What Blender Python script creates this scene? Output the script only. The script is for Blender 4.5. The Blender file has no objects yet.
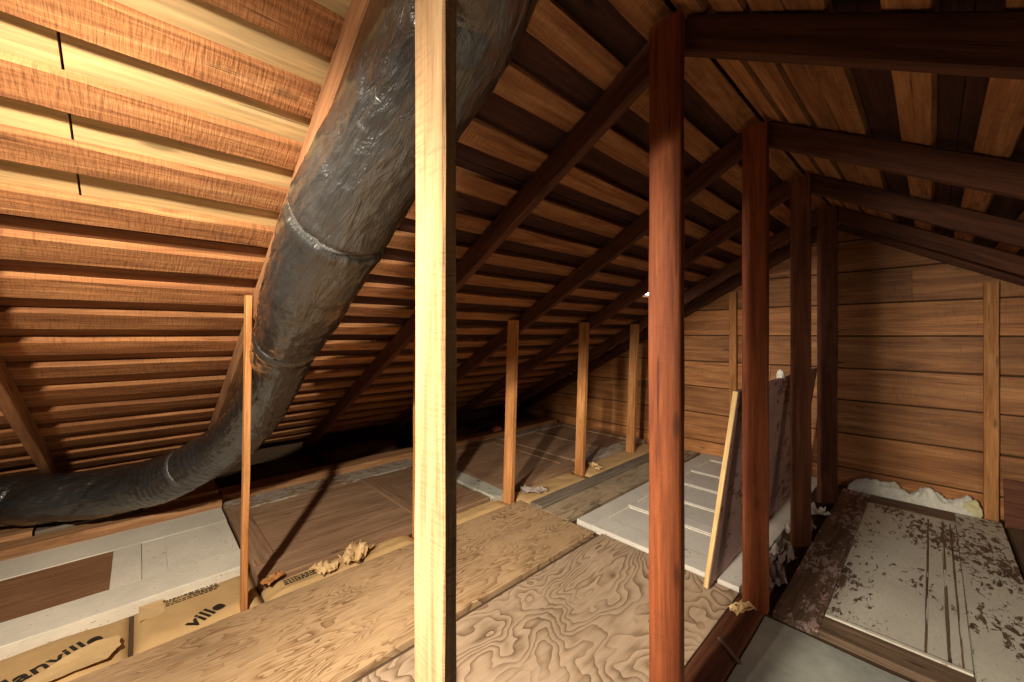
import bpy, bmesh, math, random
from mathutils import Vector, Matrix, noise, Quaternion
random.seed(7)
scene = bpy.context.scene
COL = scene.collection
V = Vector

# ------------------------------------------------------------------ geometry constants (metres)
RX = -0.54                    # ridge line
K, ZR = 0.548, 2.04           # left slope: rafter underside z = ZR + K*(X-RX)
KR, ZRR = 0.58, 2.05          # right slope: rafter underside z = ZRR - KR*(X-RX)
OFF = 0.115                   # vertical rise from rafter underside to batten underside
BT = 0.030                    # batten thickness (vertical)
FL = -0.03                    # bare floor under the boards
def zl(x, off=0): return ZR + K * (x - RX) + off
def zr_(x, off=0): return ZRR - KR * (x - RX) + off
NL = V((K, 0, -1)).normalized()      # into the room
NRt = V((-KR, 0, -1)).normalized()

# ------------------------------------------------------------------ node helpers
class NT:
    def __init__(self, name):
        self.m = bpy.data.materials.new(name); self.m.use_nodes = True
        self.t = self.m.node_tree; self.b = self.t.nodes['Principled BSDF']
    def n(self, typ, **kw):
        nd = self.t.nodes.new(typ)
        for k, v in kw.items(): setattr(nd, k, v)
        return nd
    def l(self, a, b): self.t.links.new(a, b)
    def val(self, sock, v):
        if hasattr(v, 'is_linked') or isinstance(v, bpy.types.NodeSocket): self.l(v, sock)
        else: sock.default_value = v
    def math(self, op, a, b=0.0, c=None):
        nd = self.n('ShaderNodeMath', operation=op); self.val(nd.inputs[0], a); self.val(nd.inputs[1], b)
        if c is not None: self.val(nd.inputs[2], c)
        return nd.outputs[0]
    def vmath(self, op, a, b):
        nd = self.n('ShaderNodeVectorMath', operation=op); self.val(nd.inputs[0], a); self.val(nd.inputs[1], b)
        return nd.outputs[0]
    def coords(self, sc=(1, 1, 1), rnd=True, islands=True):
        tc = self.n('ShaderNodeTexCoord'); v = tc.outputs['Object']
        if rnd:
            oi = self.n('ShaderNodeObjectInfo'); ge = self.n('ShaderNodeNewGeometry')
            a = self.math('MULTIPLY', oi.outputs['Random'], 61.0)
            if islands: a = self.math('ADD', a, self.math('MULTIPLY', ge.outputs['Random Per Island'], 37.0))
            v = self.vmath('ADD', v, self.comb(a, self.math('MULTIPLY', a, 0.37), self.math('MULTIPLY', a, 0.71)))
        mp = self.n('ShaderNodeMapping'); mp.inputs['Scale'].default_value = sc; self.l(v, mp.inputs['Vector'])
        return mp.outputs[0]
    def comb(self, x, y, z):
        nd = self.n('ShaderNodeCombineXYZ'); self.val(nd.inputs[0], x); self.val(nd.inputs[1], y); self.val(nd.inputs[2], z); return nd.outputs[0]
    def noise(self, vec, scale, detail=4, rough=.55, dist=0.0):
        nd = self.n('ShaderNodeTexNoise'); self.l(vec, nd.inputs['Vector'])
        nd.inputs['Scale'].default_value = scale; nd.inputs['Detail'].default_value = detail
        nd.inputs['Roughness'].default_value = rough; nd.inputs['Distortion'].default_value = dist
        return nd.outputs[0]
    def ramp(self, fac, stops, interp='LINEAR'):
        nd = self.n('ShaderNodeValToRGB'); nd.color_ramp.interpolation = interp
        e = nd.color_ramp.elements
        while len(e) < len(stops): e.new(0.5)
        for el, (p, c) in zip(e, stops):
            el.position = p; el.color = (*c, 1) if len(c) == 3 else c
        self.val(nd.inputs[0], fac); return nd.outputs[0]
    def step(self, fac, a, b):
        nd = self.n('ShaderNodeMapRange'); self.val(nd.inputs[0], fac)
        nd.inputs[1].default_value = a; nd.inputs[2].default_value = b; nd.clamp = True
        return nd.outputs[0]
    def mix(self, fac, a, b, mode='MIX'):
        nd = self.n('ShaderNodeMix', data_type='RGBA', blend_type=mode)
        self.val(nd.inputs[0], fac)
        for s, v in ((nd.inputs[6], a), (nd.inputs[7], b)):
            if isinstance(v, bpy.types.NodeSocket): self.l(v, s)
            else: s.default_value = (*v, 1)
        return nd.outputs[2]
    def bump(self, h, strength=.3, dist=.004):
        nd = self.n('ShaderNodeBump'); nd.inputs['Strength'].default_value = strength; nd.inputs['Distance'].default_value = dist
        self.l(h, nd.inputs['Height']); self.l(nd.outputs[0], self.b.inputs['Normal'])
    def hsv(self, col, h=.5, s=1., v=1.):
        nd = self.n('ShaderNodeHueSaturation'); self.val(nd.inputs['Hue'], h); self.val(nd.inputs['Saturation'], s); self.val(nd.inputs['Value'], v)
        self.l(col, nd.inputs['Color']); return nd.outputs[0]
    def done(self, col, rough=.75, spec=.25):
        self.val(self.b.inputs['Base Color'], col if isinstance(col, bpy.types.NodeSocket) else (*col, 1))
        self.val(self.b.inputs['Roughness'], rough); self.b.inputs['Specular IOR Level'].default_value = spec
        return self.m

def wood_color(t, dark, mid, light, contrast=1.0, vary=.18, saw=.5, gs=1.0):
    """grain runs along local X; returns colour and height"""
    v1 = t.coords((.9 * gs, 10 * gs, 10 * gs)); g = t.noise(v1, 2.0, 6, .62, .9)
    v2 = t.coords((4 * gs, 95 * gs, 95 * gs)); f = t.noise(v2, 1.0, 4, .7)
    v3 = t.coords((1, 2.2, 2.2)); bl = t.noise(v3, 1.7, 4, .55)
    lo, hi = .5 - .27 / contrast, .5 + .27 / contrast
    col = t.ramp(g, [(lo, dark), (.5, mid), (hi, light)])
    fv = t.math('ADD', t.math('MULTIPLY', f, 1.5), .25)
    oi = t.n('ShaderNodeObjectInfo'); ge = t.n('ShaderNodeNewGeometry')
    ov = t.math('ADD', t.math('MULTIPLY', t.math('FRACT', t.math('ADD', oi.outputs['Random'], ge.outputs['Random Per Island'])), 2 * vary), 1 - vary)
    bv = t.math('ADD', t.math('MULTIPLY', bl, .8), .6)
    v = t.math('MULTIPLY', t.math('MULTIPLY', fv, ov), bv)
    h = t.math('ADD', t.math('MULTIPLY', f, .6), t.math('MULTIPLY', g, .6))
    if saw:
        vs = t.coords((1, .12, .12)); s = t.noise(vs, 150, 2, .6); big = t.step(t.noise(t.coords((1.5, 3, 3)), 2.5, 2), .42, .62)
        sm = t.math('MULTIPLY', t.math('MULTIPLY', t.step(s, .5, .72), big), saw)
        v = t.math('MULTIPLY', v, t.math('SUBTRACT', 1.0, t.math('MULTIPLY', sm, .45)))
        h = t.math('ADD', h, t.math('MULTIPLY', s, saw * .8))
    # splits and dark checks
    ck = t.noise(t.coords((1.6, 42, 42)), 1.6, 2, .5)
    ckm = t.step(ck, .70, .76)
    v = t.math('MULTIPLY', v, t.math('SUBTRACT', 1.0, t.math('MULTIPLY', ckm, .55)))
    h = t.math('SUBTRACT', h, ckm)
    # knots
    vo = t.n('ShaderNodeTexVoronoi'); t.l(t.coords((2.6, 9, 9)), vo.inputs['Vector']); vo.inputs['Scale'].default_value = 1.0
    kn = t.math('SUBTRACT', 1.0, t.step(vo.outputs['Distance'], .05, .13))
    v = t.math('MULTIPLY', v, t.math('SUBTRACT', 1.0, t.math('MULTIPLY', kn, .5)))
    return t.hsv(col, v=v), h

def wood(name, dark, mid, light, contrast=1.0, vary=.18, saw=.5, rough=.75, spec=.25, gs=1.0, bump=.5):
    t = NT(name); c, h = wood_color(t, dark, mid, light, contrast, vary, saw, gs)
    t.bump(h, bump, .004); return t.done(c, rough, spec)

def plywood(name, dark, mid, light, lines=13, sx=.55, sy=1.5):
    t = NT(name)
    v = t.coords((sx, sy, 1), islands=False)
    n = t.noise(v, 1.7, 3.6, .5, .3)
    ph = t.math('FRACT', t.math('MULTIPLY', n, float(lines)))
    ln = t.math('POWER', ph, 2.6)
    f = t.noise(t.coords((6, 130, 130), islands=False), 1.0, 3, .6)
    bl = t.noise(t.coords((1, 1, 1), islands=False), 2.1, 4, .6)
    br = t.math('MULTIPLY', ln, t.step(t.noise(t.coords((1.3, 2.5, 1), islands=False), 2.6, 3), .30, .58))
    col = t.ramp(br, [(0.0, light), (.35, mid), (1.0, dark)])
    vv = t.math('MULTIPLY', t.math('ADD', t.math('MULTIPLY', f, .6), .7), t.math('ADD', t.math('MULTIPLY', bl, .9), .55))
    st = t.step(t.noise(t.coords((1, 1, 1), islands=False), 6.5, 4, .6), .66, .76)
    vv = t.math('MULTIPLY', vv, t.math('SUBTRACT', 1.0, t.math('MULTIPLY', st, .35)))
    t.bump(t.math('ADD', t.math('MULTIPLY', f, .5), t.math('SUBTRACT', 1.0, ln)), .25, .003)
    return t.done(t.hsv(col, v=vv), .8, .2)

def painted(name, paint, under, amount, tint=None, stretch=(2.2, 5, 5), dirt=.5, rough=.6, worn_from=None):
    """old paint over bare wood; amount = share of paint left"""
    t = NT(name)
    wc, wh = wood_color(t, *under, contrast=1.0, saw=.2)
    n = t.noise(t.coords(stretch, islands=True), 7.5, 8, .70, .5)
    big = t.noise(t.coords((1.2, 1.8, 1.8)), 1.6, 2)
    m = t.math('ADD', n, t.math('MULTIPLY', t.math('SUBTRACT', big, .5), .55))
    if worn_from:
        sx = t.n('ShaderNodeSeparateXYZ'); t.l(t.n('ShaderNodeTexCoord').outputs['Object'], sx.inputs[0])
        m = t.math('SUBTRACT', m, t.math('MULTIPLY', t.step(sx.outputs[0], *worn_from), .075))
    cut = .5 + (.5 - amount) * .42
    mask = t.step(m, cut, cut + .012)
    dn = t.noise(t.coords((1, 1, 1)), 3.2, 5, .6); fn = t.noise(t.coords((4, 9, 9)), 9, 4, .6)
    pv = t.math('MULTIPLY', t.math('ADD', t.math('MULTIPLY', dn, dirt), 1 - .5 * dirt), t.math('ADD', t.math('MULTIPLY', fn, .3), .85))
    base = t.n('ShaderNodeRGB'); base.outputs[0].default_value = (*paint, 1)
    pc = base.outputs[0]
    if tint: pc = t.mix(t.step(t.noise(t.coords((1.5, 1.5, 1.5)), 2.3, 3), .45, .62), paint, tint)
    pc = t.hsv(pc, v=pv)
    spk = t.step(t.noise(t.coords((9, 16, 16)), 5.5, 3), .68, .72)
    pc = t.mix(t.math('MULTIPLY', spk, .7), pc, (.10, .075, .055))
    t.bump(t.math('ADD', t.math('MULTIPLY', mask, 1.6), t.math('MULTIPLY', wh, .4)), .5, .003)
    return t.done(t.mix(mask, wc, pc), rough, .3)

def plain(name, col, var=.35, scale=5, rough=.8, spec=.2, bump=.2, stretch=(1, 1, 1)):
    t = NT(name); n = t.noise(t.coords(stretch), scale, 5, .6); f = t.noise(t.coords((1, 1, 1)), scale * 9, 4, .6)
    b = t.n('ShaderNodeRGB'); b.outputs[0].default_value = (*col, 1)
    v = t.math('ADD', t.math('MULTIPLY', t.math('ADD', t.math('MULTIPLY', n, .7), t.math('MULTIPLY', f, .3)), 2 * var), 1 - var)
    t.bump(t.math('ADD', n, t.math('MULTIPLY', f, .5)), bump, .006)
    return t.done(t.hsv(b.outputs[0], v=v), rough, spec)

M = {}
M['batten'] = wood('batten_wood', (.14, .050, .019), (.34, .142, .054), (.50, .25, .105), 1.0, .15, .9, .8, bump=.9)
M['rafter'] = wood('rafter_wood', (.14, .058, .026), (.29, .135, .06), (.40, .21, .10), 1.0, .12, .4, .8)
M['rafter_shaded'] = wood('shaded_rafter_wood', (.045, .016, .009), (.105, .038, .020), (.165, .064, .033), 1.0, .12, .3, .78)  # darker copy of the rafter wood, shade beyond the lamp bay in the colour
M['post_lit'] = wood('lit_post_wood', (.22, .115, .05), (.36, .22, .11), (.46, .31, .17), 1.0, .02, .8, .75, bump=.8)  # lit copy of the post wood, lamp light put into the colour
M['post'] = wood('shaded_red_post_wood', (.11, .024, .008), (.25, .062, .018), (.38, .115, .036), 1.0, .06, .3, .65, spec=.35)  # shaded copy, the near post's shadow put into a darker red
M['post_dark'] = wood('dark_shaded_wood', (.06, .019, .010), (.14, .048, .023), (.22, .085, .040), 1.0, .12, .3, .7)  # deepest shaded copy for the far posts; also plain dark brown boards
M['stud'] = wood('stud_wood', (.28, .10, .028), (.50, .22, .075), (.66, .34, .14), 1.0, .08, .2, .7)
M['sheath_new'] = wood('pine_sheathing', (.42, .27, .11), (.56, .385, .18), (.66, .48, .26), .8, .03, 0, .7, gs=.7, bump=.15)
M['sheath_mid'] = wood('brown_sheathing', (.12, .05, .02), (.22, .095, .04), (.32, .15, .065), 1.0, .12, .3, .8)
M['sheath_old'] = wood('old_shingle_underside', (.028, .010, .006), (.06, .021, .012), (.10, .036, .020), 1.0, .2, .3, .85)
M['wall'] = wood('wall_boards', (.16, .055, .017), (.38, .155, .05), (.56, .27, .10), 1.1, .28, .6, .6, spec=.4, gs=.8, bump=.6)
M['ply_a'] = plywood('plywood_tan', (.17, .09, .04), (.35, .215, .11), (.46, .305, .17), 26, .8, 3.4)
M['ply_b'] = plywood('plywood_swirl', (.13, .075, .042), (.30, .205, .13), (.41, .295, .20), 34, .75, 1.25)
M['ply_c'] = plywood('plywood_grey', (.14, .095, .06), (.30, .22, .14), (.38, .29, .19), 8, .7, 2.6)
M['grey_wood'] = wood('grey_weathered_wood', (.085, .065, .045), (.18, .145, .105), (.27, .22, .165), 1.0, .1, .2, .85)
M['plate'] = wood('joist_wood', (.22, .10, .042), (.43, .22, .10), (.56, .32, .16), 1.0, .1, .2, .75)
M['brown_panel'] = wood('brown_panel_wood', (.16, .075, .035), (.25, .125, .062), (.32, .17, .088), .8, .05, .1, .6)
M['brown_door'] = wood('brown_door_wood', (.20, .11, .06), (.34, .205, .12), (.45, .285, .175), .9, .08, .1, .7)
UND = ((.075, .048, .032), (.16, .105, .07), (.23, .155, .105))
M['white_paint'] = painted('white_door_paint', (.74, .69, .58), ((.2, .12, .06), (.32, .2, .1), (.42, .28, .15)), .95, dirt=.55)
M['pale_paint'] = painted('grey_white_door_paint', (.60, .56, .50), UND, .95, dirt=.5)
M['peel'] = painted('peeling_white_paint', (.66, .63, .54), UND, .80, dirt=.45, worn_from=(.5, 1.5))
M['peel_less'] = painted('worn_white_paint', (.64, .61, .52), UND, .76, dirt=.45, worn_from=(.4, 1.6))
M['peel_pink'] = painted('flaking_pink_paint', (.50, .40, .37), UND, .40, tint=(.50, .31, .30), dirt=.4)
M['bare'] = wood('bare_door_wood', (.075, .048, .03), (.17, .11, .07), (.26, .175, .115), 1.0, .08, .2, .75)
M['faded_strip'] = painted('faded_green_white_paint', (.50, .50, .42), UND, .82, dirt=.5)
M['worn_grey'] = painted('worn_grey_paint', (.46, .40, .33), ((.17, .1, .055), (.3, .18, .1), (.38, .25, .15)), .62, dirt=.5)
M['plum'] = painted('plum_door_paint', (.40, .24, .22), ((.10, .045, .03), (.17, .08, .055), (.22, .11, .075)), .74, dirt=.5, stretch=(1.5, 4, 4))
M['ply_edge'] = wood('plywood_edge', (.42, .26, .10), (.62, .42, .19), (.74, .54, .28), 1.0, .02, 0, .7, gs=2)
M['kraft'] = plain('kraft_paper', (.55, .36, .165), .28, 4, .7, .25, .35)
M['kraft_light'] = plain('kraft_flap', (.64, .44, .22), .25, 6, .75, .2, .3)
M['ink'] = plain('black_ink', (.035, .028, .022), .4, 40, .8, .1, .05)
M['fluff'] = plain('white_fibreglass', (.80, .78, .68), .45, 26, .95, .05, 1.0)
M['fluff_yellow'] = plain('yellow_fibreglass', (.72, .66, .38), .25, 14, .95, .05, .8)
M['sheet'] = plain('grey_sheet', (.36, .37, .33), .85, 2.6, .55, .3, .15)
M['debris'] = plain('dark_debris', (.10, .055, .035), .6, 7, .95, .05, .8)
M['paper'] = plain('dusty_paper', (.34, .28, .25), .4, 8, .85, .1, .3)
M['dark_under'] = plain('dark_subfloor', (.09, .058, .036), .5, 4, .9, .05, .4)
M['cable'] = plain('black_cable', (.02, .018, .016), .3, 10, .5, .3, .05)
M['pinkish'] = plain('pink_plastic', (.62, .22, .17), .2, 10, .5, .3, .1)
M['tapefoil'] = plain('dull_tape', (.07, .068, .065), .4, 18, .25, .8, .8, stretch=(1, 1, 1))

def duct_mat():
    t = NT('black_plastic_sleeve')
    n = t.noise(t.coords((1, 1, 1), islands=False), 3.5, 4, .6)
    uv = t.n('ShaderNodeTexCoord').outputs['UV']
    def um(sc, rot): 
        m = t.n('ShaderNodeMapping'); m.inputs['Scale'].default_value = sc; m.inputs['Rotation'].default_value = (0, 0, rot); t.l(uv, m.inputs['Vector']); return m.outputs[0]
    w = t.noise(um((16, 5, 1), .35), 1.6, 4, .6, .8); w2 = t.noise(um((46, 9, 1), -.25), 1.5, 3, .6, .5)
    c = t.ramp(n, [(.3, (.012, .0115, .011)), (.7, (.026, .024, .022))])
    dust = t.step(t.noise(t.coords((1, 1, 1), islands=False), 6, 6, .75), .55, .8)
    c = t.mix(t.math('MULTIPLY', dust, .10), c, (.16, .13, .10))
    t.bump(t.math('ADD', w, t.math('MULTIPLY', w2, .35)), .7, .016)
    t.b.inputs['Coat Weight'].default_value = .8; t.b.inputs['Coat Roughness'].default_value = .10
    return t.done(c, t.math('ADD', t.math('MULTIPLY', dust, .15), .33), .85)
M['duct'] = duct_mat()
def emit(name, col, s):
    t = NT(name); t.b.inputs['Emission Color'].default_value = (*col, 1); t.b.inputs['Emission Strength'].default_value = s
    return t.done(col, .4)
M['sky'] = emit('daylight_pane', (.72, .85, 1.0), 9.0)
M['metal'] = plain('dull_metal', (.22, .22, .22), .3, 12, .5, .5, .1)
M['metal'].node_tree.nodes['Principled BSDF'].inputs['Metallic'].default_value = .6

# ------------------------------------------------------------------ object helpers
def link(name, me, mat=None, parent=None, loc=None):
    o = bpy.data.objects.new(name, me); COL.objects.link(o)
    if mat is not None and me is not None and not me.materials: me.materials.append(mat)
    if parent is not None: o.parent = parent
    if loc is not None: o.location = loc
    return o
def tag(o, label, cat, group=None, kind=None):
    o['label'] = label; o['category'] = cat
    if group: o['group'] = group
    if kind: o['kind'] = kind
    return o
def thing(name, label, cat, loc, group=None):
    e = bpy.data.objects.new(name, None); COL.objects.link(e); e.location = loc; e.empty_display_size = .1
    return tag(e, label, cat, group, 'thing')
def struct(o): o['kind'] = 'structure'; return o

def board_bm(bm, L, W, T, jit=.002, bev=.004, segs=None, seed=0, x0=0., y0=0., z0=0., bow=0.):
    """board: local X length from x0, centred on y0, z from z0 up; chamfered edges, slightly wavy like sawn timber"""
    segs = segs or max(2, int(L / .09))
    ring = []
    b = min(bev, W * .3, T * .3)
    prof = [(-W/2 + b, 0), (W/2 - b, 0), (W/2, b), (W/2, T - b), (W/2 - b, T), (-W/2 + b, T), (-W/2, T - b), (-W/2, b)]
    for i in range(segs + 1):
        x = L * i / segs; r = []
        for j, (y, z) in enumerate(prof):
            q = V((x * 3.1 + seed * 13.7, j * 1.9, seed * 3.3)); dn = noise.noise_vector(q) * jit
            q2 = V((x * 14 + seed * 7.7, j * 2.3, 5.1)); dn += noise.noise_vector(q2) * jit * .4
            e = 0 if 0 < i < segs else 0
            r.append(bm.verts.new((x0 + x + e, y0 + y + dn.y + bow * math.sin(math.pi * i / segs), z0 + z + dn.z)))
        ring.append(r)
    for i in range(segs):
        for j in range(8):
            k = (j + 1) % 8
            bm.faces.new((ring[i][j], ring[i + 1][j], ring[i + 1][k], ring[i][k]))
    bm.faces.new(ring[0]); bm.faces.new(list(reversed(ring[-1])))
def finish(bm, name, smooth=False):
    bmesh.ops.recalc_face_normals(bm, faces=bm.faces)
    me = bpy.data.meshes.new(name); bm.to_mesh(me); bm.free()
    if smooth:
        for p in me.polygons: p.use_smooth = True
    return me
SEED = [0]
def plank(name, p0, ax, ay, L, W, T, mat, parent=None, jit=.002, bev=.004, bow=0., segs=None):
    """p0 = middle of the bottom edge line at the start; ax length dir, ay width dir, thickness along ax x ay"""
    SEED[0] += 1
    bm = bmesh.new(); board_bm(bm, L, W, T, jit, bev, segs, SEED[0], bow=bow)
    o = link(name, finish(bm, name), mat, parent)
    ax = V(ax).normalized(); ay = V(ay); ay = (ay - ax * ay.dot(ax)).normalized(); az = ax.cross(ay)
    m = Matrix((ax, ay, az)).transposed().to_4x4(); m.translation = V(p0)
    if parent is not None: m = Matrix.Translation(-parent.location) @ m
    o.matrix_world = m if parent is None else m
    if parent is not None: o.matrix_basis = m
    return o
def slab(name, x0, x1, y0, y1, z0, z1, mat, along='Y', parent=None, jit=.0015, bev=.003):
    """axis-aligned board lying flat, grain along X or Y"""
    if along == 'Y':
        return plank(name, ((x0+x1)/2, y0, z0), (0,1,0), (-1,0,0), y1-y0, x1-x0, z1-z0, mat, parent, jit, bev)
    return plank(name, (x0, (y0+y1)/2, z0), (1,0,0), (0,1,0), x1-x0, y1-y0, z1-z0, mat, parent, jit, bev)
ORD = 'first second third fourth fifth sixth seventh eighth ninth tenth eleventh twelfth thirteenth fourteenth fifteenth sixteenth seventeenth eighteenth nineteenth twentieth twenty-first twenty-second twenty-third twenty-fourth twenty-fifth'.split()

# ------------------------------------------------------------------ setting: floor, roof sheathing, end wall
XE, XW, Y0, Y1 = -4.30, 3.05, -1.7, 4.15
bm = bmesh.new(); board_bm(bm, Y1 - Y0 + .1, XW - XE + .2, .08, 0, .003, 12, 1)
f = link('floor', finish(bm, 'floor'), M['dark_under']); struct(f)
f.matrix_world = Matrix(((0, -1, 0, (XE+XW)/2), (1, 0, 0, Y0), (0, 0, 1, FL - .08), (0, 0, 0, 1)))

def roof_slab(name, side, xa, xb, ya, yb, mat, hole=None):
    """sheathing above the battens; made of boards running along the ridge (local X)"""
    zf = zl if side < 0 else zr_
    bm = bmesh.new()
    n = max(1, int(round(abs(xb - xa) / .6))); off = OFF + BT + .002
    d = V((xb - xa, 0, zf(xb) - zf(xa))); Ls = d.length; d.normalize()
    for i in range(n):
        board_bm(bm, yb - ya, Ls / n - .003, .02, .0006, .001, 10, SEED[0] * 3 + i, y0=(i + .5) * Ls / n)
    o = link(name, finish(bm, name), mat); struct(o)
    ax = V((0, 1, 0)); ay = d; az = ax.cross(ay)
    p = V((xa, ya, zf(xa) + off))
    if az.z < 0:
        ax = V((0, -1, 0)); p.y = yb; az = ax.cross(ay)
    m = Matrix((ax, ay, az)).transposed().to_4x4(); m.translation = p; o.matrix_world = m
    return o
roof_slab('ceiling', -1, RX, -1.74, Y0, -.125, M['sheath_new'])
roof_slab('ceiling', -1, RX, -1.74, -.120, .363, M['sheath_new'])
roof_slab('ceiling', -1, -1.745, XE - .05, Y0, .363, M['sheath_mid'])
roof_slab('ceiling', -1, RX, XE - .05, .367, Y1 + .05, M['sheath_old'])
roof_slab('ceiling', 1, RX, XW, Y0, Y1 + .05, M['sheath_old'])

bm = bmesh.new()
zb = [-.11, .12, .40, .668, .925, 1.185, 1.44, 1.70, 1.95, 2.18]
for i in range(len(zb) - 1):
    a, b = zb[i], zb[i + 1]
    zt = min(b, 2.15)
    xa = max(XE, RX + (a - .02 - ZR) / K - .0) if a > .0 else XE
    xb_ = min(XW, RX + (ZRR - a + .02) / KR)
    xa = max(XE, RX + (a + .03 - OFF - BT - ZR) / K); xb_ = min(XW, RX + (ZRR + OFF + BT - a - .03) / KR)
    if xb_ - xa < .1: continue
    cuts = [xa, xb_] if i % 3 else [xa, -1.9 + .3 * i, xb_]
    for c in range(len(cuts) - 1):
        if cuts[c+1] - cuts[c] > .05:
            board_bm(bm, cuts[c+1] - cuts[c] - .002, zt - a - .010, .022 + .003 * (i % 2), .0015, .003, None, 40 + i * 3 + c, x0=cuts[c] , y0=(a + zt) / 2)
w = link('wall_end', finish(bm, 'wall_end'), M['wall']); struct(w)
w.matrix_world = Matrix(((1, 0, 0, 0), (0, 0, -1, Y1 + .022), (0, 1, 0, 0), (0, 0, 0, 1)))
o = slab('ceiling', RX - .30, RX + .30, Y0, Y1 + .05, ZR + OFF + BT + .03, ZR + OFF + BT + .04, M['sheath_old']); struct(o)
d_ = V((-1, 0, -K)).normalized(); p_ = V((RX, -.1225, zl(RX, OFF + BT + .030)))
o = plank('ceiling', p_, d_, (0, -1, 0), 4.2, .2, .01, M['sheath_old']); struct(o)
for nm, xx, zt in (('wall_left', XE + .02, zl(XE + .02, OFF + BT)), ('wall_right', XW, zr_(XW, OFF + BT))):
    bm = bmesh.new(); board_bm(bm, Y1 - Y0, zt + .10, .02, .001, .002, 8, 77, y0=(zt - .10) / 2)
    o = link(nm, finish(bm, nm), M['dark_under']); struct(o)
    o.matrix_world = Matrix(((0, 0, 1, xx - (.03 if nm == 'wall_left' else -.01)), (1, 0, 0, Y0), (0, 1, 0, 0), (0, 0, 0, 1)))
# outer skin behind the boards so no light leaks through the seams
bm = bmesh.new()
vs = [bm.verts.new(p) for p in [(XE, Y1+.03, -.11), (XW, Y1+.03, -.11), (XW, Y1+.03, zr_(XW, .12)), (RX, Y1+.03, ZR+.15), (XE, Y1+.03, zl(XE, .12))]]
fc = bm.faces.new(vs); r = bmesh.ops.extrude_face_region(bm, geom=[fc])
bmesh.ops.translate(bm, verts=[v for v in r['geom'] if isinstance(v, bmesh.types.BMVert)], vec=(0, .02, 0))
struct(link('wall_backing', finish(bm, 'wall_backing'), M['dark_under']))

# ------------------------------------------------------------------ rafters
RY = [-1.27, -.425, .345, 1.15, 1.985, 2.80, 3.64, 4.085]
RN = ['behind the camera side', 'at the far left, beside the bend of the black duct', 'pale faced, carrying the black duct beneath it', 'crossing the middle of the dark slope, next beyond the duct',
      'meeting the second dark ridge post', 'meeting the third dark ridge post', 'meeting the fourth dark ridge post', 'against the gable end boards']
RT = .042
for i, y in enumerate(RY):
    t = RT if i < 7 else .04
    xe = XE + .12
    L = math.hypot(RX - .012 - xe, K * (RX - .012 - xe)); ax = V((-1, 0, -K)).normalized()
    p = V((RX - .012, y + t / 2, zl(RX - .012)))
    o = plank('rafter', p, ax, (0, 1, 0), L, t, OFF * .877 - .006, M['rafter'] if i in (0, 1, 2) else M['rafter_shaded'], jit=.0015)
    # thickness must go up from the underside
    if (o.matrix_world.to_3x3() @ V((0, 0, 1))).z < 0:
        bpy.data.meshes.remove(o.data); o = plank('rafter', p, ax, (0, -1, 0), L, t, OFF * .877 - .006, M['rafter'] if i in (0, 1, 2) else M['rafter_shaded'], jit=.0015)
    tag(o, 'left slope rafter ' + RN[i], 'rafter', None, 'thing')
    xe = XW - .05
    L = math.hypot(xe - RX - .012, KR * (xe - RX - .012)); ax = V((1, 0, -KR)).normalized()
    p = V((RX + .012, y + t / 2, zr_(RX + .012)))
    o = plank('rafter', p, ax, (0, 1, 0), L, t, OFF * .865 - .006, M['rafter_shaded'], jit=.0015)
    RN2 = ['behind the camera side', 'above the camera beside the lamp', 'above the pale post, over the camera', 'nearest one crossing the top corner', 'running from the second dark ridge post',
           'running from the third dark ridge post', 'running from the fourth dark ridge post', 'sloping against the gable end boards']
    tag(o, 'right slope rafter ' + RN2[i], 'rafter', None, 'thing')

# ------------------------------------------------------------------ battens
def batten(side, xlow, ya, yb, wx, mat, label, thick=BT):
    zf = zl if side < 0 else zr_
    kk = K if side < 0 else KR
    xm = xlow - side * wx / 2
    p = V((xm, ya, zf(xm) + OFF + .0005)); ay = V((-1, 0, -K)) if side < 0 else V((-1, 0, KR))
    o = plank('roof_batten', p, (0, 1, 0), ay, yb - ya, wx / math.cos(math.atan(kk)), thick * .872, mat, jit=.0035, bev=.003)
    if (o.matrix_world.to_3x3() @ V((0, 0, 1))).z < 0: print('BATTEN FLIP', label)
    return tag(o, label, 'batten', 'roof battens', 'thing')
LA = [-.70, -.865, -1.03, -1.19, -1.36, -1.526, -1.70, -1.88, -2.065, -2.25, -2.44, -2.634, -2.85, -3.08, -3.29, -3.50, -3.71, -3.92, -4.10]
for i, x in enumerate(LA):
    batten(-1, x, Y0, .363, (.083 if i < 7 else .100), M['batten'], f'rough sawn roof batten on the bright bay before the duct, {ORD[i]} down from the ridge')
LB = [-.61, -.766, -.925, -1.10, -1.27, -1.44, -1.608, -1.778, -1.942, -2.112, -2.29, -2.47, -2.65, -2.83, -3.01, -3.19, -3.37, -3.55, -3.73, -3.91, -4.08]
for i, x in enumerate(LB):
    batten(-1, x, .367, Y1 - .02, .080, M['batten'], f'roof batten on the shaded left slope beyond the duct, {ORD[i]} down from the ridge')
RA = [-.440, -.343, -.249, -.172, -.002, .165, .33, .50, .67, .84, 1.01, 1.18, 1.36, 1.54, 1.72, 1.90, 2.08, 2.26, 2.44, 2.62, 2.80]
for i, x in enumerate(RA):
    batten(1, x, Y0, Y1 - .02, (.074 if i > 2 else .072), M['batten'], f'roof batten on the right slope, {ORD[i]} down from the ridge')

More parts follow.
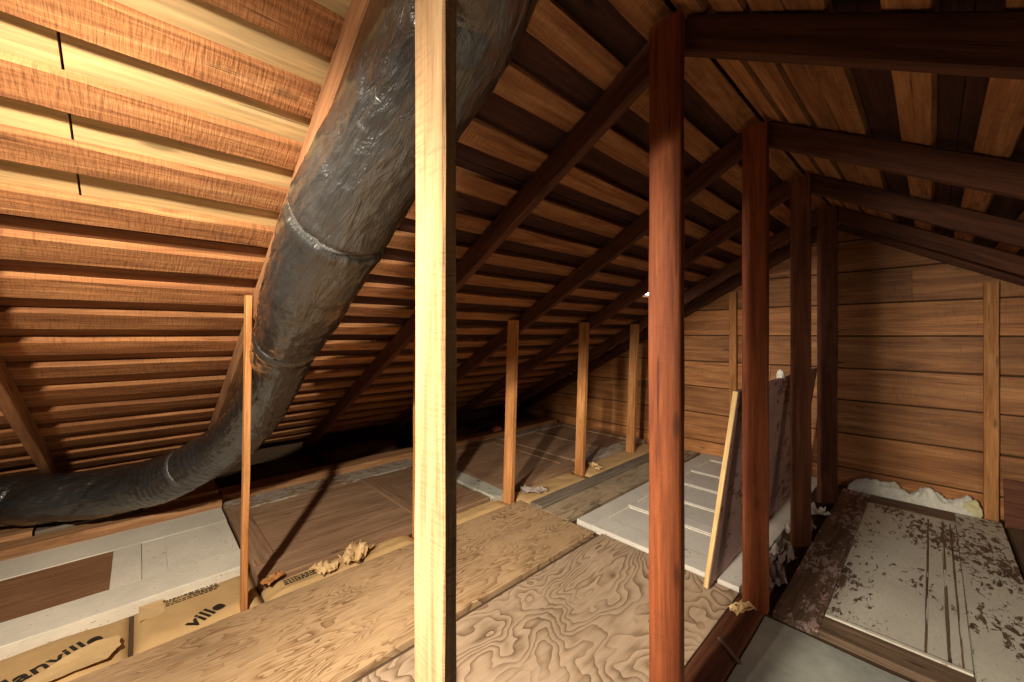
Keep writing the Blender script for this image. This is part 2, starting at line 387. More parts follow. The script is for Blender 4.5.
# ------------------------------------------------------------------ ridge posts, knee studs, wall studs
def post(x0, x1, y0, y1, z0, z1, mat, label, cat='post', name='ridge_post', group=None, dx=0., dy=0.):
    ax = V((dx, dy, z1 - z0)); L = ax.length
    o = plank(name, ((x0+x1)/2, y1, z0), ax, (1, 0, 0), L, x1-x0, y1-y0, mat, jit=.0022, bev=.003)
    # thickness dir = z x x = +y ; shift so it spans y0..y1
    d = (o.matrix_world.to_3x3() @ V((0, 0, 1))).y
    if d > 0: o.location.y = y0
    return tag(o, label, cat, group, 'thing')
post(-.532, -.454, .299, .322, 0, 2.10, M['post_lit'], 'nearest lit pale wooden post standing in front of the black duct', group='ridge posts')
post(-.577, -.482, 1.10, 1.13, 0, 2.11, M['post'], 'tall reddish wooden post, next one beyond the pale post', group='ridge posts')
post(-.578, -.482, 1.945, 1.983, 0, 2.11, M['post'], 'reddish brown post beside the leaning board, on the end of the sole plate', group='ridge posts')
post(-.568, -.472, 2.765, 2.798, FL, 2.11, M['post_dark'], 'shaded dark post behind the leaning plum panel, at the side of the peeling door', group='ridge posts')
post(-.575, -.462, 3.60, 3.638, FL, 2.11, M['post_dark'], 'shaded dark post closest to the gable end boards', group='ridge posts')
post(-2.098, -2.048, .318, .342, FL, 1.362, M['stud'], 'thin short stud in front of the black duct bend', 'stud', 'knee_stud', 'knee studs', dx=.11)
post(-2.150, -2.067, 1.194, 1.230, FL, 1.285, M['stud'], 'short stud half hidden behind the pale post', 'stud', 'knee_stud', 'knee studs', dx=.02)
post(-2.140, -2.057, 1.920, 1.958, FL, 1.300, M['stud'], 'short orange stud at the far corner of the tan plywood', 'stud', 'knee_stud', 'knee studs', dx=.05)
post(-2.135, -2.052, 2.755, 2.793, FL, 1.300, M['stud'], 'short stud behind the dark grey beam, second from the gable wall', 'stud', 'knee_stud', 'knee studs', dx=.05)
post(-2.135, -2.052, 3.595, 3.633, FL, 1.300, M['stud'], 'short stud nearest the gable wall, seen beside the red post', 'stud', 'knee_stud', 'knee studs', dx=.05)
post(-1.325, -1.265, 4.085, 4.120, FL, 1.595, M['stud'], 'narrow stud on the gable wall above the leaning board edge', 'stud', 'wall_stud', 'gable wall studs')
post(.235, .300, 4.085, 4.120, FL, 1.545, M['stud'], 'narrow stud on the gable wall beside the white insulation', 'stud', 'wall_stud', 'gable wall studs')
post(-.63, -.595, 4.085, 4.120, FL, 1.965, M['post_dark'], 'dark stud on the gable wall under the ridge', 'stud', 'wall_stud', 'gable wall studs')

# ------------------------------------------------------------------ floor boards
o = slab('plywood_sheet', -2.045, -1.404, -1.45, 2.0, FL, 0, M['ply_a'], jit=.0008, bev=.002); tag(o, 'long tan plywood sheet on the floor, running past the foot of the short studs', 'plywood', None, 'thing')
o = slab('plywood_sheet', -1.370, -.618, -1.45, 2.035, FL, -.008, M['ply_b'], jit=.0008, bev=.002); tag(o, 'swirl grained plywood sheet on the floor beside the red post', 'plywood', None, 'thing')
o = slab('floor_beam', -1.948, -1.834, 2.01, 4.12, FL, .014, M['grey_wood']); tag(o, 'dark grey weathered beam lying along the floor behind the tan plywood', 'beam', None, 'thing')
o = slab('floor_plank', -1.830, -1.612, 2.006, 4.12, FL, .0, M['ply_c'], jit=.001); tag(o, 'greyish brown floor plank between the dark beam and the pale flat door', 'plank', None, 'thing')
o = slab('sole_plate', -.610, -.500, -1.4, 1.985, FL, -.001, M['post_dark']); tag(o, 'brown sole plate under the row of ridge posts beside the plywood', 'plank', None, 'thing')
o = plank('wood_sliver', (-.575, 1.66, .001), (.093, -.075, .002), (.6, .8, 0), .13, .014, .007, M['bare']); tag(o, 'thin wood sliver lying across the brown sole plate', 'wood scrap', None, 'thing')
def lumpy(name, cx, cy, z0, sx, sy, h, mat, seed, nx=24, ny=24, parent=None, rough=.35, flat=.0, rot=0.):
    """irregular mound-like solid"""
    bm = bmesh.new(); bmesh.ops.create_icosphere(bm, subdivisions=4, radius=1)
    for v in bm.verts:
        c = v.co.copy(); d = noise.fractal(c * 1.6 + V((seed * 9.1, 0, 0)), 1, 2, 4) * rough + noise.fractal(c * 5 + V((seed * 3.1, 2, 0)), 1, 2, 3) * rough * .35
        p = c * (1 + d); sgn = lambda a: abs(a) ** .6 * (1 if a > 0 else -1)
        x, y = sgn(p.x) * sx / 2, sgn(p.y) * sy / 2
        z = max(0, (p.z + .6) / 1.6) * h
        ca, sa = math.cos(rot), math.sin(rot)
        v.co = (x * ca - y * sa, x * sa + y * ca, z)
    return link(name, finish(bm, name, True), mat, parent, (cx, cy, z0))
# grey sheet in the corner
bm = bmesh.new(); nx, ny = 40, 60
g = [[bm.verts.new((-.494 + 1.6 * i / nx, -1.4 + (1.965 + 1.4) * j / ny, FL + .004 + .006 * (1 + noise.noise(V((i * .17, j * .17, 3)))) )) for j in range(ny + 1)] for i in range(nx + 1)]
for i in range(nx):
    for j in range(ny): bm.faces.new((g[i][j], g[i+1][j], g[i+1][j+1], g[i][j+1]))
r = bmesh.ops.extrude_face_region(bm, geom=list(bm.faces))
for e in r['geom']:
    if isinstance(e, bmesh.types.BMVert): e.co.z = FL + .001
o = link('floor_sheet', finish(bm, 'floor_sheet', False), M['sheet']); tag(o, 'stained grey sheet on the floor in front of the peeling door', 'sheet', None, 'thing')

# ------------------------------------------------------------------ old doors lying on the floor
def door(label, x0, x1, y0, y1, z0, z1, stile_w, rails, mats, moulding=None, group='old doors used as flooring', skip=()):
    """long axis along Y. rails = list of (ya, yb); panels fill between them"""
    e = thing('old_door', label, 'door', ((x0+x1)/2, (y0+y1)/2, z0), group)
    slab('stile', x0, x0 + stile_w[0], y0, y1, z0, z1, mats['stile_l'], 'Y', e)
    slab('stile', x1 - stile_w[1], x1, y0, y1, z0, z1, mats['stile_r'], 'Y', e)
    xa, xb = x0 + stile_w[0] + .001, x1 - stile_w[1] - .001
    for k, (a, b) in enumerate(rails): slab('rail', xa, xb, a, b, z0, z1 - .0008, mats['rail' + str(k)] if 'rail' + str(k) in mats else mats['rail'], 'X', e)
    for k in range(len(rails) - 1):
        a, b = rails[k][1] + .001, rails[k+1][0] - .001
        mt = mats['panel' + str(k)] if 'panel' + str(k) in mats else mats['panel']
        dz = mats.get('drop', .010)
        slab('panel', xa, xb, a, b, z0, z1 - dz, mt, mats.get('panel_dir', 'Y'), e)
        if moulding:
            mw = .016
            bm = bmesh.new()
            for (ox0, ox1, oy0, oy1, al) in ((xa, xa + mw, a, b, 0), (xb - mw, xb, a, b, 0), (xa + mw, xb - mw, a, a + mw, 1), (xa + mw, xb - mw, b - mw, b, 1)):
                cx, cy = (ox0+ox1)/2, (oy0+oy1)/2
                m = Matrix.Translation((cx - e.location.x, cy - e.location.y, z1 - dz + .0035 - z0)) @ Matrix.Diagonal((ox1-ox0, oy1-oy0, .007, 1))
                bmesh.ops.create_cube(bm, size=1, matrix=m)
            bmesh.ops.bevel(bm, geom=list(bm.edges), offset=.003, segments=1, affect='EDGES')
            link('molding', finish(bm, 'molding'), moulding, e)
    return e
# white door in the near left corner, with a brown bare panel
door('white painted old door with a brown bare panel, lying below the black duct', -3.29, -2.385, -1.50, .395, FL, .03, (.255, .20), [(-1.50, -1.35), (-.105, .005), (.10, .395)],
     dict(stile_l=M['white_paint'], stile_r=M['white_paint'], rail=M['white_paint'], panel0=M['brown_panel'], panel1=M['white_paint'], drop=.003, panel=M['white_paint']))
# brown door beyond the thin stud
door('bare brown old door with a whitish far edge, beyond the thin stud', -3.40, -2.19, .415, 1.835, FL, .022, (.215, .16), [(.415, .525), (1.30, 1.42), (1.72, 1.835)],
     dict(stile_l=M['worn_grey'], stile_r=M['brown_door'], rail=M['brown_door'], panel=M['brown_door'], drop=.009))
o = slab('painted_strip', -2.95, -2.15, 1.850, 1.985, FL, .03, M['faded_strip'], 'X'); tag(o, 'faded greenish white painted board between two brown doors', 'board', None, 'thing')
door('dusty brown old door behind the faded painted board', -3.41, -2.19, 2.0, 2.93, FL, .02, (.14, .14), [(2.0, 2.13), (2.80, 2.93)],
     dict(stile_l=M['brown_door'], stile_r=M['brown_door'], rail=M['brown_door'], panel=M['brown_door'], drop=.007))
door('greyish brown old door against the gable wall under the low eave', -3.41, -2.19, 2.95, 4.10, FL, .024, (.13, .13), [(2.95, 3.08), (3.46, 3.58), (3.97, 4.10)],
     dict(stile_l=M['worn_grey'], stile_r=M['worn_grey'], rail=M['brown_door'], panel=M['brown_door'], drop=.008))
# pale five-panel door lying flat in the middle
door('pale grey white panelled door lying flat behind the red post', -1.565, -.62, 2.045, 4.08, FL, .012, (.115, .115), [(2.045, 2.20), (2.475, 2.56), (2.82, 2.905), (3.165, 3.25), (3.51, 3.595), (3.93, 4.08)],
     dict(stile_l=M['pale_paint'], stile_r=M['pale_paint'], rail=M['pale_paint'], panel=M['pale_paint'], drop=.012, panel_dir='X'), moulding=M['white_paint'])  # whiter moulding paint: light caught by the bevels put into the colour
# peeling door on the right
dr = door('peeling white old door with bare brown edges lying before the gable wall', -.474, .305, 2.0, 3.985, FL, .0, (.158, .20), [(2.0, 2.125), (3.80, 3.985)],
     dict(stile_l=M['peel_pink'], stile_r=M['peel_less'], rail=M['bare'], panel=M['peel'], drop=.006))
for (xa, wv) in ((-.02, .007), (.04, .010), (.075, .006)):
    slab('crack', xa, xa + wv, 2.16, 3.74, .0155 - .022, .0172 - .022, M['bare'], 'Y', dr, jit=.0025, bev=.0005)
slab('molding', -.312, .100, 2.127, 2.150, .013 - .022, .025 - .022, M['white_paint'], 'X', dr)

# leaning panel between pale door and the posts
Lt = V((-.607, 0, .93)) - V((-.735, 0, 0)); hgt = Lt.length
e = thing('leaning_panel', 'plum brown painted sheet leaning on its side against the dark posts', 'panel', (-.735, 1.92, .017))
up = Lt.normalized(); nrm = V((up.z, 0, -up.x))       # face toward +X
def lean(name, y0, y1, h0, h1, t, mat, off=0.):
    # length along Y, width along up; thickness toward +X
    o = plank(name, (0, 0, 0), (0, 1, 0), -up, y1 - y0, h1 - h0, t, mat, None, .0012, .002)
    p = V((-.735, y0, .017)) + up * (h0 + h1) / 2 + nrm * off
    if (o.matrix_world.to_3x3() @ V((0, 0, 1))).x < 0: p += nrm * t
    o.location = p - e.location; o.parent = e; return o
lean('panel_face', 1.934, 3.70, 0, hgt, .020, M['plum'], .0)
o = plank('panel_edge', (0, 0, 0), up, (0, -1, 0), hgt, .012, .020, M['ply_edge'], None, .001, .002)
o.parent = e; o.location = V((0, .007, 0)) + (nrm * .02 if (o.matrix_world.to_3x3() @ V((0, 0, 1))).x < 0 else V((0, 0, 0)))
o['label'] = 'pale raw edge'
bm = bmesh.new()
o = lumpy('plastic_scrap', -.605, 2.72, .932, .035, .05, .055, M['fluff'], 12, rough=.5); tag(o, 'small white scrap on top edge of the leaning panel', 'scrap', None, 'thing')

# low board in the far right corner
o = plank('corner_board', (.315, 4.02, FL), (1, 0, 0), (0, .25, 1), 1.25, .30, .022, M['post_dark']); 
o.location = (.315, 4.02, .12); tag(o, 'dusty brown board leaning on the gable wall in the far right corner', 'board', None, 'thing')
o = slab('corner_plank', .325, .62, 1.99, 3.95, FL, -.004, M['bare']); tag(o, 'brown floor plank along the right side of the peeling door', 'plank', None, 'thing')

# ------------------------------------------------------------------ eave: plate, blocks
o = slab('eave_plate', -3.43, -3.315, -1.5, .405, FL, .075, M['plate'], jit=.003); tag(o, 'long brown timber along the floor between white door and black duct', 'beam', None, 'thing')
o = slab('eave_plate', -3.60, -3.425, .42, 4.05, FL, .062, M['plate'], jit=.004); tag(o, 'long brown timber along the eave behind the bare brown door', 'beam', None, 'thing')
for k, (ya, yb, lab, mt, zt) in enumerate(((-1.4, -.44, 'short brown board under the black duct at the far left', M['plate'], .10), (-.43, .0, 'grey weathered board under the black duct', M['grey_wood'], .095),
                                  (.012, .40, 'tan board under the duct bend', M['plate'], .105))):
    o = slab('eave_board', -3.74, -3.436, ya, yb, FL, zt, mt, 'Y', jit=.004); tag(o, lab, 'board', None, 'thing')

# ------------------------------------------------------------------ kraft faced insulation between joists
def batt(label, x0, x1, y0, y1, top, seed):
    bm = bmesh.new(); nx, ny = 16, max(8, int((y1 - y0) / .025))
    rows = []
    for i in range(nx + 1):
        r = []
        for j in range(ny + 1):
            u, v = i / nx, j / ny
            ed = min(1, 6 * min(u, 1 - u)) ** .5 * min(1, 10 * min(v, 1 - v)) ** .5
            z = FL + .004 + (top - FL) * ed + noise.fractal(V((u * 3 + seed, v * (y1 - y0) * 9, seed)), 1, 2, 3) * .006 * ed
            r.append(bm.verts.new((x0 + (x1 - x0) * u, y0 + (y1 - y0) * v, z)))
        rows.append(r)
    for i in range(nx):
        for j in range(ny): bm.faces.new((rows[i][j], rows[i+1][j], rows[i+1][j+1], rows[i][j+1]))
    r = bmesh.ops.extrude_face_region(bm, geom=list(bm.faces))
    for q in r['geom']:
        if isinstance(q, bmesh.types.BMVert): q.co.z = FL + .001
    o = link('insulation_batt', finish(bm, 'insulation_batt', True), M['kraft'])
    return tag(o, label, 'insulation', 'kraft faced insulation batts', 'thing')
def flap(name, pts, z, mat, parent=None, curl=.02, seed=0):
    """torn paper flap: a thin wavy polygon"""
    bm = bmesh.new(); n = 40; c = sum((V(p) for p in pts), V((0, 0))) / len(pts)
    per = []
    for k in range(len(pts)):
        a, b = V(pts[k]), V(pts[(k + 1) % len(pts)])
        for s in range(8):
            q = a.lerp(b, s / 8); q += V((noise.noise(V((q.x * 60, q.y * 60, seed))), noise.noise(V((q.x * 60, q.y * 60, seed + 4))))) * .006
            per.append(q)
    rings = []
    for t in (1, .66, .33):
        rings.append([bm.verts.new((c.x + (q.x - c.x) * t, c.y + (q.y - c.y) * t, z + curl * t * t * (.5 + .5 * noise.noise(V((q.x * 14, q.y * 14, seed + 9)))))) for q in per])
    m = len(per)
    for a in range(2):
        for k in range(m): bm.faces.new((rings[a][k], rings[a][(k+1) % m], rings[a+1][(k+1) % m], rings[a+1][k]))
    bm.faces.new(rings[2])
    r = bmesh.ops.extrude_face_region(bm, geom=list(bm.faces))
    for q in r['geom']:
        if isinstance(q, bmesh.types.BMVert): q.co.z -= .0015
    return link(name, finish(bm, name), mat, parent)
def to_mesh(name, cu, mat, parent=None):
    t = bpy.data.objects.new(name + '_source', cu); COL.objects.link(t); bpy.context.view_layer.update()
    me = bpy.data.meshes.new_from_object(t.evaluated_get(bpy.context.evaluated_depsgraph_get())); me.name = name
    bpy.data.objects.remove(t); bpy.data.curves.remove(cu); me.materials.clear()
    return link(name, me, mat, parent)
def lettering(txt, x, y, z, size, parent, rot=math.pi / 2, name='printed_word'):
    cu = bpy.data.curves.new(name, 'FONT'); cu.body = txt; cu.size = size; cu.extrude = .0004; cu.offset = size * .018; cu.shear = .0
    cu.align_x = 'LEFT'
    o = to_mesh(name, cu, M['ink'], parent); o.location = (x, y, z); o.rotation_euler = (0, 0, rot)
    return o
def fine_print(parent, x0, x1, y0, y1, z, rows, seed):
    rnd = random.Random(seed); bm = bmesh.new()
    for k in range(rows):
        x = x0 + (x1 - x0) * (k + .5) / rows; y = y0
        while y < y1 - .006:
            l = rnd.uniform(.006, .02); l = min(l, y1 - y)
            bmesh.ops.create_cube(bm, size=1, matrix=Matrix.Translation((x, y + l / 2, z)) @ Matrix.Diagonal((abs(x1-x0) / rows * .5, l, .0006, 1)))
            y += l + .004
    o = link('fine_print', finish(bm, 'fine_print'), M['ink'], parent); return o
b1 = batt('kraft papered insulation with black printing, at the near left corner, torn open', -2.384, -2.049, -1.4, -.035, .0, 3)
b2 = batt('kraft papered insulation with black printing beside the foot of the thin stud', -2.384, -2.049, -.02, .405, .004, 5)
lettering('Manville', -2.108, -.375, .0085, .090, b1, math.radians(113))
lettering('ville', -2.056, .152, .0125, .088, b2, math.radians(118))
fine_print(b2, -2.345, -2.285, .08, .27, .0105, 4, 4)
fl = flap('torn_facing', [(-2.195, -.165), (-2.21, -.12), (-2.185, -.06), (-2.12, -.055), (-2.065, -.09), (-2.065, -.31), (-2.13, -.27)], .010, M['kraft_light'], b1, .012, 2)
fl = flap('tape_patch', [(-2.37, -.005), (-2.25, -.005), (-2.25, .075), (-2.37, .075)], .008, M['kraft_light'], b2, .004, 5)
b3 = batt('narrow strip of kraft papered insulation along the front of the bare brown door', -2.188, -2.049, .415, 1.19, .002, 7)
b4 = batt('narrow strip of kraft papered insulation behind the pale post', -2.188, -2.049, 1.232, 1.915, .002, 8)
b5 = batt('kraft papered insulation beside the dark grey beam and the short orange stud', -2.188, -1.952, 1.985, 2.75, .004, 9)
b6 = batt('kraft papered insulation strip nearest to the gable wall', -2.188, -1.952, 2.80, 4.10, .004, 11)
fine_print(b3, -2.15, -2.10, .50, .72, .009, 3, 9)
def crumple(name, x, y, z, s, mat, seed, label, cat='paper', group=None):
    bm = bmesh.new(); n = 9
    rnd = random.Random(seed); g = []
    for i in range(n):
        g.append([])
        for j in range(n):
            u, v = i / (n - 1) - .5, j / (n - 1) - .5
            p = V((u * s[0], v * s[1], 0)); q = V((u * 3, v * 3, seed * 5.3))
            d = noise.noise_vector(q); d2 = noise.noise_vector(q * 2.7)
            p += V((d.x * s[0] * .25, d.y * s[1] * .25, (abs(d.z) + .35 * abs(d2.z)) * s[2] * 1.6))
            g[-1].append(bm.verts.new(p))
    for i in range(n - 1):
        for j in range(n - 1): bm.faces.new((g[i][j], g[i+1][j], g[i+1][j+1], g[i][j+1]))
    r = bmesh.ops.extrude_face_region(bm, geom=list(bm.faces))
    zmin = min(v.co.z for v in bm.verts)
    for q in r['geom']:
        if isinstance(q, bmesh.types.BMVert): q.co.z -= .002
    for v in bm.verts: v.co.z -= zmin - .003
    o = link(name, finish(bm, name), mat, None, (x, y, z)); o.rotation_euler.z = rnd.uniform(0, 3)
    return tag(o, label, cat, group, 'thing')
crumple('torn_paper', -2.10, .83, .012, (.12, .17, .05), M['kraft_light'], 3, 'torn tan kraft paper flap between brown door and tan plywood')
crumple('torn_paper', -2.10, .67, .012, (.08, .10, .03), M['kraft_light'], 5, 'small torn kraft scrap beside the printed strip')
crumple('torn_paper', -2.05, 2.16, .016, (.10, .18, .03), M['paper'], 6, 'crumpled pale paper behind the dark grey beam, near the orange stud')
crumple('torn_paper', -2.06, 2.95, .016, (.09, .16, .03), M['kraft_light'], 7, 'torn kraft paper behind the dark grey beam, beyond the second stud')
crumple('wood_chip', -2.16, .46, .024, (.05, .10, .02), M['stud'], 8, 'orange wood chip on the corner of the bare brown door', 'wood scrap')

# ------------------------------------------------------------------ debris between the posts
crumple('paper_scrap', -.552, 2.30, FL, (.07, .20, .10), M['paper'], 21, 'dusty crumpled paper behind the second dark post')
crumple('paper_scrap', -.553, 2.52, FL, (.07, .18, .09), M['paper'], 22, 'grey crumpled paper before the third dark post')
crumple('paper_scrap', -.552, 2.98, FL, (.07, .20, .08), M['paper'], 23, 'dusty torn paper behind the third dark post')
crumple('paper_scrap', -.552, 3.32, FL, (.07, .16, .09), M['fluff'], 24, 'white fluffy scrap near the far end of the peeling door')
crumple('torn_paper', -.572, 1.90, .0, (.10, .06, .03), M['kraft_light'], 25, 'tan paper scrap at the foot of the second dark post')
o = plank('wood_scrap', (-.54, 2.05, FL + .001), (-.03, .5, .02), (1, 0, 0), .30, .05, .02, M['bare']); tag(o, 'short wood offcut lying between the ridge posts', 'wood scrap', None, 'thing')

# insulation along the gable wall
bm = bmesh.new(); n, m_ = 120, 26
rows = []
for i in range(n + 1):
    u = i / n; r = []
    for j in range(m_):
        a = math.pi * j / (m_ - 1)
        th = (.045 + .022 * noise.noise(V((u * 7, 1, 2))) ) * min(1, (8 * min(u, 1 - u)) ** .5 + .1)
        d = noise.fractal(V((u * 22, a * 2.2, 1)), 1, 2, 5) * .17 + noise.fractal(V((u * 130, a * 12, 4)), 1, 2, 3) * .07
        rr = 1 + d
        r.append(bm.verts.new((-.455 + .68 * u, 4.062 - math.cos(a) * .056 * rr - (.03 * (1 - u) if j < 8 else 0) * 0, .001 + FL + max(0, math.sin(a)) * th * 2.3 * rr + .008)))
    rows.append(r)
for i in range(n):
    for j in range(m_ - 1): bm.faces.new((rows[i][j], rows[i+1][j], rows[i+1][j+1], rows[i][j+1]))
for r in (rows[0], rows[-1]): bm.faces.new(r)
bm.faces.new([rows[i][0] for i in range(n + 1)] + [rows[i][-1] for i in range(n, -1, -1)])
o = link('insulation_roll', finish(bm, 'insulation_roll', True), M['fluff']); tag(o, 'white fluffy insulation strip along the foot of the gable wall', 'insulation', None, 'thing')
o = lumpy('insulation_tuft', .182, 4.050, FL, .09, .09, .115, M['fluff_yellow'], 31); o.parent = bpy.data.objects['insulation_roll']; o['label'] = 'yellowish end of the strip'

# dark eave debris, cable, pink scrap
for k, (x, y, sx, sy, h, lab) in enumerate(((-3.85, .85, .35, .6, .12, 'dark dusty insulation heap in the eave, next to the duct'), (-3.88, 1.60, .38, .8, .16, 'dark brown insulation heap in the eave, seen beside the half hidden stud'),
                                       (-3.86, 2.55, .36, .8, .14, 'dark insulation heap in the eave behind the dusty brown door'), (-3.85, 3.5, .4, .9, .12, 'dark insulation heap in the eave corner by the gable wall'))):
    o = lumpy('insulation_heap', x, y, FL, sx, sy, h, M['debris'], 50 + k); tag(o, lab, 'insulation', 'dark heaps in the eave', 'thing')
def tube(name, pts, rad, mat, parent=None, cyclic=False, res=6):
    cu = bpy.data.curves.new(name, 'CURVE'); cu.dimensions = '3D'; cu.bevel_depth = rad; cu.bevel_resolution = 3; cu.resolution_u = res
    sp = cu.splines.new('NURBS'); sp.points.add(len(pts) - 1)
    for q, p in zip(sp.points, pts): q.co = (*p, 1)
    sp.use_endpoint_u = True; sp.order_u = 4; sp.use_cyclic_u = cyclic
    return to_mesh(name, cu, mat, parent)
pts = [(-3.50, 2.6, .075), (-3.55, 2.7, .11)]
for a in range(16): pts.append((-3.52 + .05 * math.cos(a * .8), 2.82 + .13 * math.sin(a * .8), .08 + .06 + .05 * math.cos(a * .8 + .4) + .003 * a))
pts += [(-3.53, 2.86, .08), (-3.53, 2.95, .074)]
o = tube('cable_coil', pts, .006, M['cable']); tag(o, 'loose coil of dark cable in the eave beyond the pale post', 'cable', None, 'thing')
o = lumpy('plastic_scrap', -3.50, 3.05, .063, .07, .12, .05, M['pinkish'], 61); tag(o, 'small pinkish scrap in the dark eave beside the cable coil', 'scrap', None, 'thing')

# ------------------------------------------------------------------ the duct
PTS = [((-3.60, -1.75, .262), .125), ((-3.60, -1.2, .262), .125), ((-3.547, -.569, .268), .130), ((-3.455, -.40, .262), .130), ((-3.30, -.129, .275), .131), ((-3.09, .104, .350), .130), ((-2.936, .231, .444), .125),
       ((-2.80, .345, .545), .125), ((-2.60, .418, .680), .125), ((-2.405, .450, .815), .125), ((-2.227, .459, .935), .125), ((-1.90, .452, 1.145), .123), ((-1.581, .425, 1.285), .131), ((-1.388, .412, 1.372), .134),
       ((-1.118, .418, 1.545), .136), ((-.865, .440, 1.690), .128), ((-.66, .440, 1.775), .119), ((-.52, .415, 1.830), .116), ((-.36, .31, 1.82), .115), ((-.10, .245, 1.66), .115), ((.4, .24, 1.36), .115), ((1.5, .24, .70), .115), ((2.3, .24, .24), .115)]  # unseen run past the ridge is invented, kept to shade the right side
def crom(P, t):
    i = min(int(t), len(P) - 2); f = t - i
    p = [P[max(0, i-1)], P[i], P[i+1], P[min(len(P)-1, i+2)]]
    return .5 * ((2*p[1]) + (p[2]-p[0])*f + (2*p[0]-5*p[1]+4*p[2]-p[3])*f*f + (3*p[1]-p[0]-3*p[2]+p[3])*f**3)
C_ = [V(p) for p, r in PTS]; R_ = [r for p, r in PTS]
S = [];  N = 2400
for i in range(N + 1):
    t = (len(C_) - 1) * i / N; S.append((crom(C_, t), crom(R_, t)))
arc = [0.]
for i in range(N): arc.append(arc[-1] + (S[i+1][0] - S[i][0]).length)
def at_x(x, after=0):
    for i in range(after, N):
        if S[i][0].x >= x: return arc[i]
def sample(s):
    lo, hi = 0, N
    while hi - lo > 1:
        m = (lo + hi) // 2
        if arc[m] <= s: lo = m
        else: hi = m
    f = (s - arc[lo]) / max(1e-9, arc[hi] - arc[lo]); return S[lo][0].lerp(S[hi][0], f), S[lo][1] + f * (S[hi][1] - S[lo][1]), (S[hi][0] - S[lo][0]).normalized()
seamA, seamB, seamC = at_x(-1.15), at_x(-1.80), at_x(-2.97)
s_mid = at_x(-3.45)
duct = thing('air_duct', 'black plastic wrapped round duct bending from the eave up under the pale rafter', 'duct', (-3.5, -.3, .10))
def sleeve(name, s0, s1, seed, flare=(0, 0)):
    bm = bmesh.new(); uvl = bm.loops.layers.uv.new('UVMap'); nr = max(20, int((s1 - s0) / .008)); na = 96; prev = None; rings = []; ref = V((0, 1, .2))
    for i in range(nr + 1):
        s = s0 + (s1 - s0) * i / nr; c, r, tg = sample(s)
        sd = tg.cross(ref).normalized() if prev is None else (prev - tg * prev.dot(tg)).normalized(); prev = sd; up_ = tg.cross(sd)
        e0, e1 = s - s0, s1 - s
        pin = 1 - .10 * math.exp(-(e0 / .018) ** 2) - .10 * math.exp(-(e1 / .018) ** 2) + flare[0] * math.exp(-(e0 / .05) ** 2) + flare[1] * math.exp(-(e1 / .05) ** 2)
        bend = max(0, 1 - abs(s - seamC) / .45)           # accordion folds in the bend
        ring = []
        for k in range(na):
            a = 2 * math.pi * k / na; d = sd * math.cos(a) + up_ * math.sin(a); q = c + d * r
            w1 = noise.noise(q * 5 + V((seed, 0, 0)))
            qq = V((s * 16, math.cos(a) * 2.2, math.sin(a) * 2.2 + seed)); w2 = noise.fractal(qq, 1, 2, 4)
            q3 = V((s * 9 + 3.2 * math.sin(a + .5), math.cos(a) * 6, math.sin(a) * 6 + seed)); w3 = 1 - abs(noise.noise(q3)) * 2
            acc = math.sin(s * 165 + 3 * noise.noise(q * 7)) * .020 * bend
            flat = max(0, 1 - abs(s - s_mid) / .75)
            q4 = V((s * 13 + a * 2.2, a * 1.1, seed)); w4 = noise.fractal(q4, 1, 2, 3)
            rr = r * (pin + .045 * w1 + .020 * w2 + .026 * max(0, w3) ** 3 + acc + .065 * flat * w4)
            ring.append(bm.verts.new(c + d * rr - duct.location))
        rings.append(ring)
    for i in range(nr):
        for k in range(na):
            fc = bm.faces.new((rings[i][k], rings[i][(k+1) % na], rings[i+1][(k+1) % na], rings[i+1][k]))
            for lp, (du, dv) in zip(fc.loops, ((0, 0), (1, 0), (1, 1), (0, 1))): lp[uvl].uv = ((k + du) / na, s0 + (s1 - s0) * (i + dv) / nr + seed * 7)
    bm.faces.new(rings[0]); bm.faces.new(rings[-1])
    return link(name, finish(bm, name, True), M['duct'], duct)
sleeve('duct_sleeve', 0.0, seamC, 1.0); sleeve('duct_sleeve', seamC - .004, seamB, 2.0, (0, .06)); sleeve('duct_sleeve', seamB - .004, seamA, 3.0, (.03, .05)); sleeve('duct_sleeve', seamA - .004, arc[-1], 4.0, (.05, 0))
def band(s, wid, mat):
    bm = bmesh.new(); na = 72; prev = None; rings = []; ref = V((0, 1, .2))
    for i in range(7):
        c, r, tg = sample(s + wid * (i / 6 - .5)); sd = tg.cross(ref).normalized() if prev is None else (prev - tg * prev.dot(tg)).normalized(); prev = sd; up_ = tg.cross(sd)
        rings.append([bm.verts.new(c + (sd * math.cos(6.28318 * k / na) + up_ * math.sin(6.28318 * k / na)) * r * (.985 + .05 * noise.noise(V((k * .33, i * .5, s * 9))) + (.0 if 0 < i < 6 else -.04)) - duct.location) for k in range(na)])
    for i in range(6):
        for k in range(na): bm.faces.new((rings[i][k], rings[i][(k+1) % na], rings[i+1][(k+1) % na], rings[i+1][k]))
    return link('tape_band', finish(bm, 'tape_band', True), mat, duct)
b = band(seamA, .028, M['tapefoil']); b['label'] = 'wrinkled grey tape'
band(seamC, .022, M['tapefoil'])

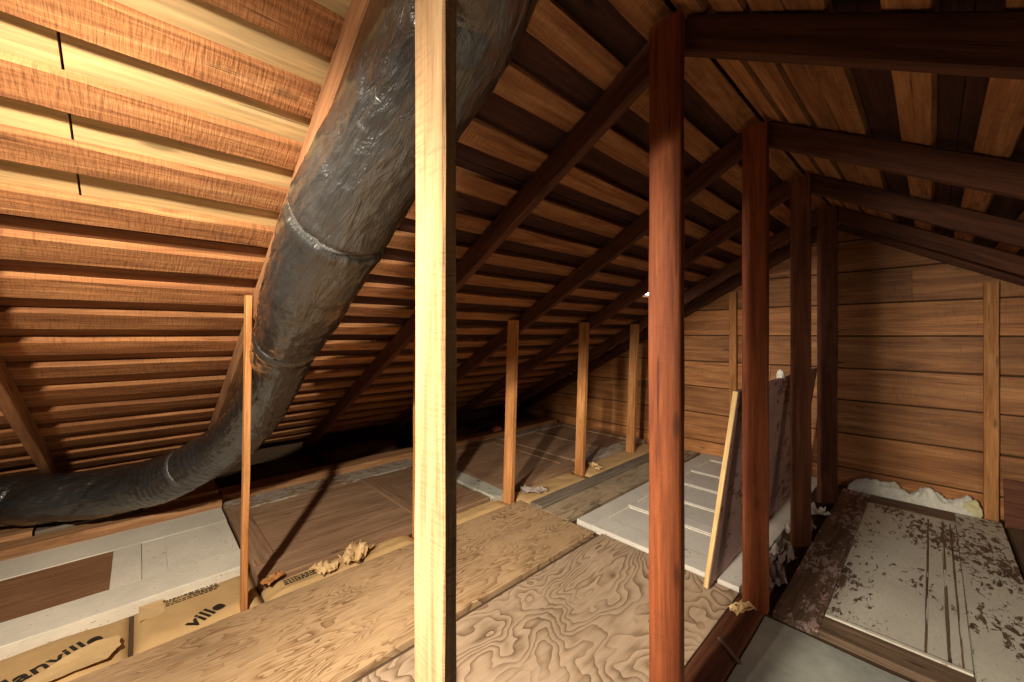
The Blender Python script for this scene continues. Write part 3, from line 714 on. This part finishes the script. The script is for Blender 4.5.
# ------------------------------------------------------------------ daylight vent in the left slope near the gable
e = thing('roof_vent', 'bright daylight roof vent in the left slope, seen beside the red post', 'vent', (-1.69, 3.22, zl(-1.69, OFF + BT)))
dx = V((1, 0, K)).normalized()
o = plank('vent_pane', V((-1.653, 3.04, zl(-1.653, OFF + .012))), (0, 1, 0), (-1, 0, -K), .36, .078, .004, M['sky'], e, 0, .001)
for yy in (3.025, 3.415):
    plank('vent_bar', V((-1.618, yy, zl(-1.618, OFF + .008))), (-1, 0, -K), (0, 1, 0), .082, .018, .012, M['metal'], e, 0, .001)

# ------------------------------------------------------------------ lamp, added fill spots, world, camera
def light(name, loc, energy, size, col):
    l = bpy.data.lights.new(name, 'POINT'); l.energy = energy; l.shadow_soft_size = size; l.color = col
    o = bpy.data.objects.new(name, l); COL.objects.link(o); o.location = loc; return o
def spot(name, loc, aim, energy, size, deg, blend, col):
    l = bpy.data.lights.new(name, 'SPOT'); l.energy = energy; l.shadow_soft_size = size; l.color = col
    l.spot_size = math.radians(deg); l.spot_blend = blend
    o = bpy.data.objects.new(name, l); COL.objects.link(o); o.location = loc
    o.rotation_euler = (V(aim) - V(loc)).to_track_quat('-Z', 'Y').to_euler(); return o
LP = (-.50, -.55, 1.75); LC = (1.0, .88, .70)
light('work_lamp', LP, 13, .035, LC)
spot('fill_spot_left', LP, (-2.7, 1.3, -.3), 170, .035, 100, .7, LC)  # unseen spot added at the lamp to brighten the left floor
spot('fill_spot_behind_camera', (-.60, -1.50, 1.50), (-.45, 1.55, .0), 330, .10, 72, .75, LC)  # added fill from an unseen spot, lifts the floor ahead
spot('fill_spot_right', (1.35, .95, 1.0), (-.35, 2.9, .0), 26, .16, 80, .7, (1.0, .86, .68))  # added unseen fill for the leaning panel and the peeling door
w = bpy.data.worlds.new('dim_room'); scene.world = w; w.use_nodes = True
bg = w.node_tree.nodes['Background']; bg.inputs[0].default_value = (1.0, .86, .74, 1); bg.inputs[1].default_value = .05

cam = bpy.data.cameras.new('camera'); co = bpy.data.objects.new('camera', cam); COL.objects.link(co)
cam.sensor_width = 36; cam.lens = 395.0 / 1024 * 36; cam.shift_y = -7 / 1024; cam.clip_start = .02
co.location = (0, 0, 1.2)
fw = V((420, 395, 0)).normalized(); YRc, YFc = fw.x, fw.y
d = V((-YRc, YFc, 0))
co.rotation_euler = d.to_track_quat('-Z', 'Y').to_euler()
scene.camera = co
vs = scene.view_settings
vs.view_transform = 'Standard'; vs.look = 'None'; vs.gamma = 1.0; vs.use_curve_mapping = False; vs.exposure = .65
